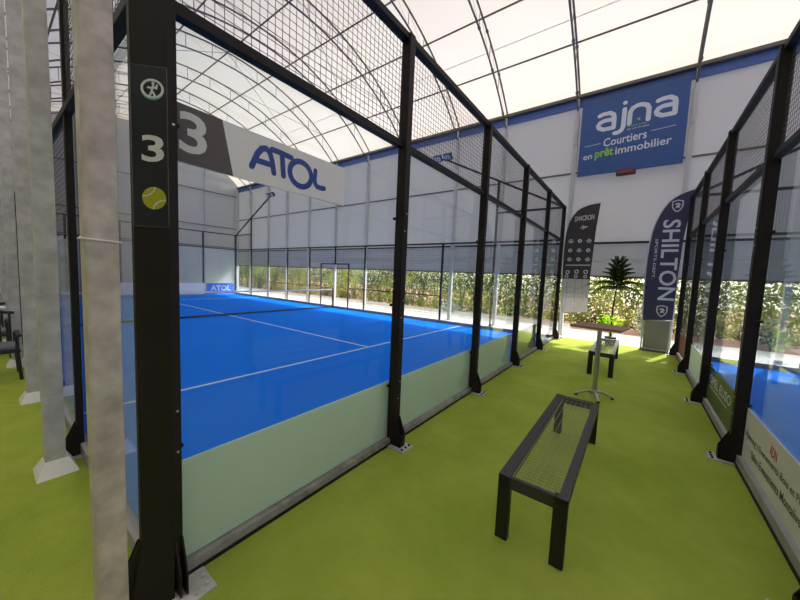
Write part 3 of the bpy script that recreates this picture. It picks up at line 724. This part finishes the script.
MB().tube([(.19, 10.36, .0)]+[(a-.012, 10.363, b) for a, b in e1], .014, 8).build('flag_pole', 'galv_pale', f1)
yf = 10.36
mb = MB(); text_mesh(mb, 'SWICRON', (.30, yf, 3.58), (1, 0, .08), ZU, .50, .15, .003, .012); mb.build('lettering', 'num', f1)
mb = MB(); strokes(mb, [[(0, 0), (.05, .06), (.1, .0)], [(.05, -.03), (.1, .04), (.16, .03)]], .025, (.48, yf, 3.38), XU, ZU, .003); mb.build('emblem', 'num', f1)
for r_, zz in enumerate((3.0, 2.72, 2.45)):
    for c_ in range(3):
        cxx = .24+.24*c_; mb = MB()
        if (r_+c_) % 2: disc(mb, (cxx, yf, zz), .055, XU, ZU, .003, r0=.03); strokes(mb, [[(-.02, -.01), (.02, .02)]], .014, (cxx, yf, zz), XU, ZU, .003)
        else: strokes(mb, [[(-.06, .0), (.06, .0)], [(-.04, -.04), (.04, -.04)], [(-.03, .04), (.03, .04)]], .022, (cxx, yf, zz), XU, ZU, .003)
        mb.build('logo', 'num', f1)
mb = MB(); strokes(mb, [[(.16, 2.27), (.80, 2.28)]], .025, (0, yf, 0), XU, ZU, .003); mb.build('printed_line', 'num', f1)
for cxx, zz in ((.22, 2.06), (.46, 2.08), (.70, 2.08)): disc(mb := MB(), (cxx, yf, zz), .06, XU, ZU, .003, r0=.035); mb.build('logo', 'num', f1)
for cxx in (.20, .45, .70): disc(mb := MB(), (cxx, yf, 1.94), .05, XU, ZU, .003, r0=.03); mb.build('logo', 'num', f1)
mb = MB(); text_mesh(mb, 'SWICRON', (.18, yf, 1.27), XU, ZU, .55, .13, .003, .01); mb.build('white_lettering', 'board', f1)
mb = MB(); strokes(mb, [[(0, .06), (.03, -.03), (.06, -.06), (.10, .0), (.06, .03), (.04, .07)]], .022, (.42, yf, 1.08), XU, ZU, .003); mb.build('emblem', 'board', f1)
strokes(mb := MB(), [[(.22, .9), (.24, 1.8)], [(.48, .9), (.45, 1.82)], [(.70, 1.2), (.62, 1.8)], [(.1, 1.5), (.25, 1.62), (.5, 1.55), (.8, 1.7)]], .008, (0, yf, 0), XU, ZU, .0015); mb.build('marble_vein', 'galv_dark', f1)
# white stand behind
ST = thing('flag_stand', 'pale steel stand at the foot of the dark feather flag', 'stand', (.15, 10.4, 0))
MB().bbox(.02, .30, 10.38, 10.66, 0, .02).build('base_plate', 'galv_pale', ST); MB().bar((.10, 10.42, .02), (.10, 10.42, .8), .05).build('upright', 'galv_pale', ST)

e2 = smooth([(2.155, .82), (2.13, 1.7), (2.14, 2.7), (2.22, 3.35), (2.42, 3.85), (2.66, 4.08), (2.97, 4.2)])
y2 = 10.2
f2 = flag(y2, e2+[(2.86, 3.6), (2.80, 2.9), (2.77, 1.9), (2.76, .88)], 'flag_navy', 'navy feather flag reading SHILTON beside the right-hand fence', None, None)
MB().tube([(2.17, y2+.01, .1)]+[(a-.012, y2+.003, b) for a, b in e2], .016, 8).build('flag_pole', 'galv_pale', f2)
mb = MB()
# SHILTON runs down the flag, tops of the letters to the right
text_mesh(mb, 'SHILTON', (2.37, y2, 3.46), (.02, 0, -1), (1, 0, 0), 2.08, .35, .003, .015); mb.build('lettering', 'navytxt', f2); mb = MB()
text_mesh(mb, 'SPORTS-DEPT.', (2.25, y2, 2.98), (0, 0, -1), (1, 0, 0), 1.05, .06, .003, .005); mb.build('lettering', 'navytxt', f2)
def shield(mb, cx, cz, s):
    strokes(mb, [[(-.5*s, .55*s), (0, .7*s), (.5*s, .55*s), (.5*s, -.1*s), (.3*s, -.5*s), (0, -.75*s), (-.3*s, -.5*s), (-.5*s, -.1*s), (-.5*s, .55*s)]], .022, (cx, y2, cz), XU, ZU, .003)
    strokes(mb, [[(-.2*s, .2*s), (.05*s, .3*s), (.22*s, .1*s), (0, .0*s), (-.1*s, -.2*s)], [(0, .0), (.15*s, -.2*s)]], .03, (cx, y2, cz), XU, ZU, .003)
for a, b in ((2.62, 3.80), (2.53, 1.10)): shield(mb := MB(), a, b, .2); mb.build('shield_emblem', 'navytxt', f2)
BX = thing('display_base', 'grey framed board standing on the turf under the navy flag', 'stand', (2.47, 10.25, 0))
MB().box(2.2, 2.72, y2+.06, y2+.08, .05, .84).build('panel', 'panelgrey', BX)
mb = MB()
for x in (2.17, 2.74): mb.bar((x, y2+.07, 0), (x, y2+.07, .86), .04)
for z in (.05, .84): mb.bar((2.17, y2+.07, z), (2.74, y2+.07, z), .04)
mb.build('frame', 'galv_pale', BX); MB().bbox(2.14, 2.78, y2-.05, y2+.2, 0, .035).build('foot', 'galv_dark', BX)

# ---------------------------------------------------------------- potted plant
pcx, pcy = 1.47, 10.2
PP = thing('potted_tree', 'slender young potted conifer with drooping dark fronds, behind the benches at the wall opening', 'plant', (pcx, pcy, 0))
MB().tube([(pcx, pcy, 0), (pcx, pcy, .26)], .11, 18, .15).build('pot', 'pot', PP)
MB().tube([(pcx, pcy, .2), (pcx-.01, pcy, .9), (pcx+.03, pcy, 1.6), (pcx+.05, pcy, 2.4)], .028, 8, .010).build('stem', 'trunk', PP)
rnd = random.Random(3)
def frond(mb, base, az, L, rise, droop, wid):
    d = Vector((math.cos(az), math.sin(az), 0)); s = Vector((-d.y, d.x, 0)); pts = []
    for k in range(9):
        q = k/8; pts.append(Vector(base)+d*L*q+Vector((0, 0, rise*q-droop*q*q)))
    mb.tube(pts, .006, 4, .002, cap=False)
    for k in range(1, 34):
        q = k/33; i = min(int(q*8), 7); p = pts[i].lerp(pts[i+1], q*8-i); tl = wid*(1-.6*q)*(.85+.3*rnd.random())
        for sg in (-1, 1):
            v = (s*sg*.8+d*.55+Vector((0, 0, rnd.uniform(-.9, .05)))).normalized(); e = p+v*tl; m = p+v*tl*.5+d*.015
            mb.add([p, m+Vector((0, 0, .004)), e, p+v*tl*.5-d*.015], [(0, 1, 2, 3)])
mb = MB()
for zt2, n, L, rise, droop, w in ((1.66, 11, .62, .30, .50, .17), (1.76, 11, .68, .38, .42, .17), (1.86, 9, .42, .30, .22, .14), (1.96, 9, .34, .26, .12, .13), (2.06, 9, .30, .24, .10, .12), (2.16, 8, .26, .22, .05, .12), (2.26, 7, .20, .20, .0, .10), (2.36, 6, .12, .18, 0, .08)):
    for k in range(n): frond(mb, (pcx+.045, pcy, zt2), 2*PI*k/n+rnd.random()*.5+zt2*3, L*(.9+.2*rnd.random()), rise, droop, w)
mb.build('frond', 'frond', PP)
mb = MB()
for k in range(110):
    a = rnd.random()*2*PI; h = .4+rnd.random()*.45; r_ = .05+rnd.random()*.32; c = Vector((pcx-.06+r_*math.cos(a), pcy+r_*.6*math.sin(a), h))
    u = Vector((rnd.uniform(-1, 1), rnd.uniform(-1, 1), rnd.uniform(-.4, .4))).normalized(); v = u.cross(Vector((rnd.random(), rnd.random(), 1))).normalized(); s = .065
    mb.add([c-u*s, c-v*s*.6, c+u*s, c+v*s*.6], [(0, 1, 2, 3)])
    if k % 6 == 0: mb.tube([(pcx, pcy, .22), c], .004, 4)
base_at(mb, 'leafy_plant', 'leafbright', (pcx, pcy, .25), 'low bright green leafy plant around the foot of the potted conifer', 'plant')

# ---------------------------------------------------------------- hedge outside
rnd = random.Random(11)
H = thing('hedge', 'long leafy yellow-green hedge outside beyond the open foot of the wall', 'hedge', (-8, 15.6, 0))
def hfront(x, z): return 14.9+.45*noise.noise(Vector((x*.5, z*.7, 1)))+.22*noise.noise(Vector((x*1.7, z*1.9, 5)))+.25*max(0, z-1.6)
HT = lambda x: 2.75+.25*noise.noise(Vector((x*.35, 0, 9)))
for k in range(60):
    x = -36+k*.82; mb = MB(); y = 15.3+rnd.uniform(-.2, .2)
    for q in range(5): mb.tube([(x, y, -.1), (x+rnd.uniform(-.3, .3), y+rnd.uniform(-.3, .2), 1.2), (x+rnd.uniform(-.6, .6), y+rnd.uniform(-.4, .4), 2.3)], .018, 5, .006)
    mb.build('stem', 'bark', H)
mb = MB(); V_ = []; F_ = []
for k in range(80000):
    x = rnd.uniform(-34, 12); z = rnd.random()**1.15*HT(x); y = hfront(x, z)+abs(rnd.gauss(0, .38))
    s = rnd.uniform(.035, .085); u = Vector((rnd.gauss(0, 1), rnd.gauss(0, .7), rnd.gauss(0, 1))).normalized(); v = u.cross(Vector((rnd.gauss(0, .6), -1, rnd.gauss(.3, .6)))).normalized()
    c = Vector((x, y, z)); b = len(V_)
    V_ += [c-u*s, c-v*s*.55, c+u*s, c+v*s*.55]; F_.append((b, b+1, b+2, b+3))
mb.add(V_, F_); mb.build('foliage', 'leaf', H, kind='stuff')
def shrub(x, y, r, h, m, lab, n=500):
    t = thing('shrub', lab, 'shrub', (x, y, 0)); mb = MB()
    for k in range(n):
        a = rnd.random()*2*PI; q = rnd.random()**.5; z = rnd.random(); rr = r*q*math.sin(PI*(.15+.8*z)); c = Vector((x+rr*math.cos(a), y+rr*math.sin(a), h*z)); s = .045
        u = Vector((rnd.gauss(0, 1), rnd.gauss(0, 1), rnd.gauss(0, 1))).normalized(); v = u.orthogonal().normalized()
        mb.add([c-u*s, c-v*s*.5, c+u*s, c+v*s*.5], [(0, 1, 2, 3)])
    mb.build('foliage', m, t, kind='stuff'); mb = MB()
    for k in range(9): a = k*.7; mb.tube([(x, y, -.04), (x+r*.5*math.cos(a), y+r*.5*math.sin(a), h*.8)], .01, 5, .004)
    mb.build('stem', 'bark', t)
shrub(2.35, 13.6, .45, 1.2, 'paleleaf', 'pale grey-green shrub outside, left of the navy flag')
shrub(-5.6, 13.9, .55, .5, 'paleleaf', 'low pale shrub on the gravel behind the left court fence')
shrub(5.3, 13.6, .6, .9, 'paleleaf', 'pale shrub outside, behind the right-hand court')

# ---------------------------------------------------------------- chairs by the columns
CH = thing('armchair', 'black plastic armchair nearest, half hidden behind the grey columns', 'chair', (-5.4, -.47, 0), 'chairs beside the columns')
x, y = -5.4, -.47
for sx in (-.24, .24):
    for sy in (-.24, .24): MB().tube([(x+sx*1.1, y+sy*1.1, 0), (x+sx, y+sy, .42), (x+sx, y+sy, .64)], .02, 8).build('leg', 'chair', CH)
MB().bbox(x-.27, x+.27, y-.27, y+.27, .40, .44, .01).build('seat', 'chair', CH); MB().bbox(x-.24, x+.24, y-.24, y+.24, .44, .50, .02).build('cushion', 'cushion', CH)
for sy in (-.26, .26): MB().bbox(x-.27, x+.27, y+sy-.025, y+sy+.025, .63, .66, .008).build('armrest', 'chair', CH)
mb = MB()
for i in range(5): mb.tube([(x-.26, y-.2+.1*i, .44), (x-.34, y-.2+.1*i, .92)], .014, 6)
mb.tube([(x-.34, y-.25, .92), (x-.35, y, .95), (x-.34, y+.25, .92)], .022, 8); mb.build('backrest', 'chair', CH)
c2_ = copy_tree(CH); c2_.location = (-7.05, -.5, 0); c2_['label'] = 'black plastic armchair farther back, behind the first one at the left edge'
c3_ = copy_tree(CH); c3_.location = (-9.3, -.5, 0); c3_['label'] = 'black plastic armchair farthest back at the left edge'
base_at(MB().ball((-5.745, -.34, 1.0), .05, 8, .7), 'white_cap', 'white', (-5.745, -.34, .96), 'small white rounded cap on the chair back at the left edge', 'cap')

# ---------------------------------------------------------------- light
SUN = bpy.data.lights.new('sun', 'SUN'); SUN.energy = 10.5; SUN.angle = math.radians(.6); SUN.color = (1, .96, .9)
so = bpy.data.objects.new('sun', SUN); C.objects.link(so)
el, az = math.radians(36), math.radians(19)
d = Vector((math.sin(az)*math.cos(el), math.cos(az)*math.cos(el), math.sin(el)))
so.rotation_euler = d.to_track_quat('Z', 'Y').to_euler()
w = bpy.data.worlds.new('sky'); bpy.context.scene.world = w; w.use_nodes = True; nt = w.node_tree
sk = nt.nodes.new('ShaderNodeTexSky'); sk.sky_type = 'NISHITA'; sk.sun_disc = False; sk.sun_elevation = el; sk.sun_rotation = az; sk.air_density = 1.0; sk.dust_density = 3
hs = nt.nodes.new('ShaderNodeHueSaturation'); hs.inputs['Saturation'].default_value = .35
nt.links.new(sk.outputs[0], hs.inputs['Color']); nt.links.new(hs.outputs[0], nt.nodes['Background'].inputs[0]); nt.nodes['Background'].inputs[1].default_value = .8

# ---------------------------------------------------------------- camera
cam = bpy.data.cameras.new('camera'); co = bpy.data.objects.new('camera', cam); C.objects.link(co)
cam.sensor_width = 36; cam.lens = 314.975*36/800; cam.clip_start = .02; cam.clip_end = 300
yaw, pitch, roll = math.radians(36.7515), math.radians(-4.5017), math.radians(2.38584)
f = Vector((-math.sin(yaw)*math.cos(pitch), math.cos(yaw)*math.cos(pitch), math.sin(pitch))); r = Vector((math.cos(yaw), math.sin(yaw), 0)); u = r.cross(f)
r2 = r*math.cos(roll)+u*math.sin(roll); u2 = -r*math.sin(roll)+u*math.cos(roll)
co.matrix_world = Matrix(((r2.x, u2.x, -f.x, 1.9518), (r2.y, u2.y, -f.y, -.52196), (r2.z, u2.z, -f.z, 1.75034), (0, 0, 0, 1)))
sc = bpy.context.scene; sc.camera = co
sc.view_settings.view_transform = 'Standard'; sc.view_settings.look = 'None'; sc.view_settings.gamma = 1; sc.view_settings.exposure = -0.58
sc.cycles.transparent_max_bounces = 40; sc.cycles.max_bounces = 12; sc.cycles.diffuse_bounces = 6; sc.cycles.transmission_bounces = 8
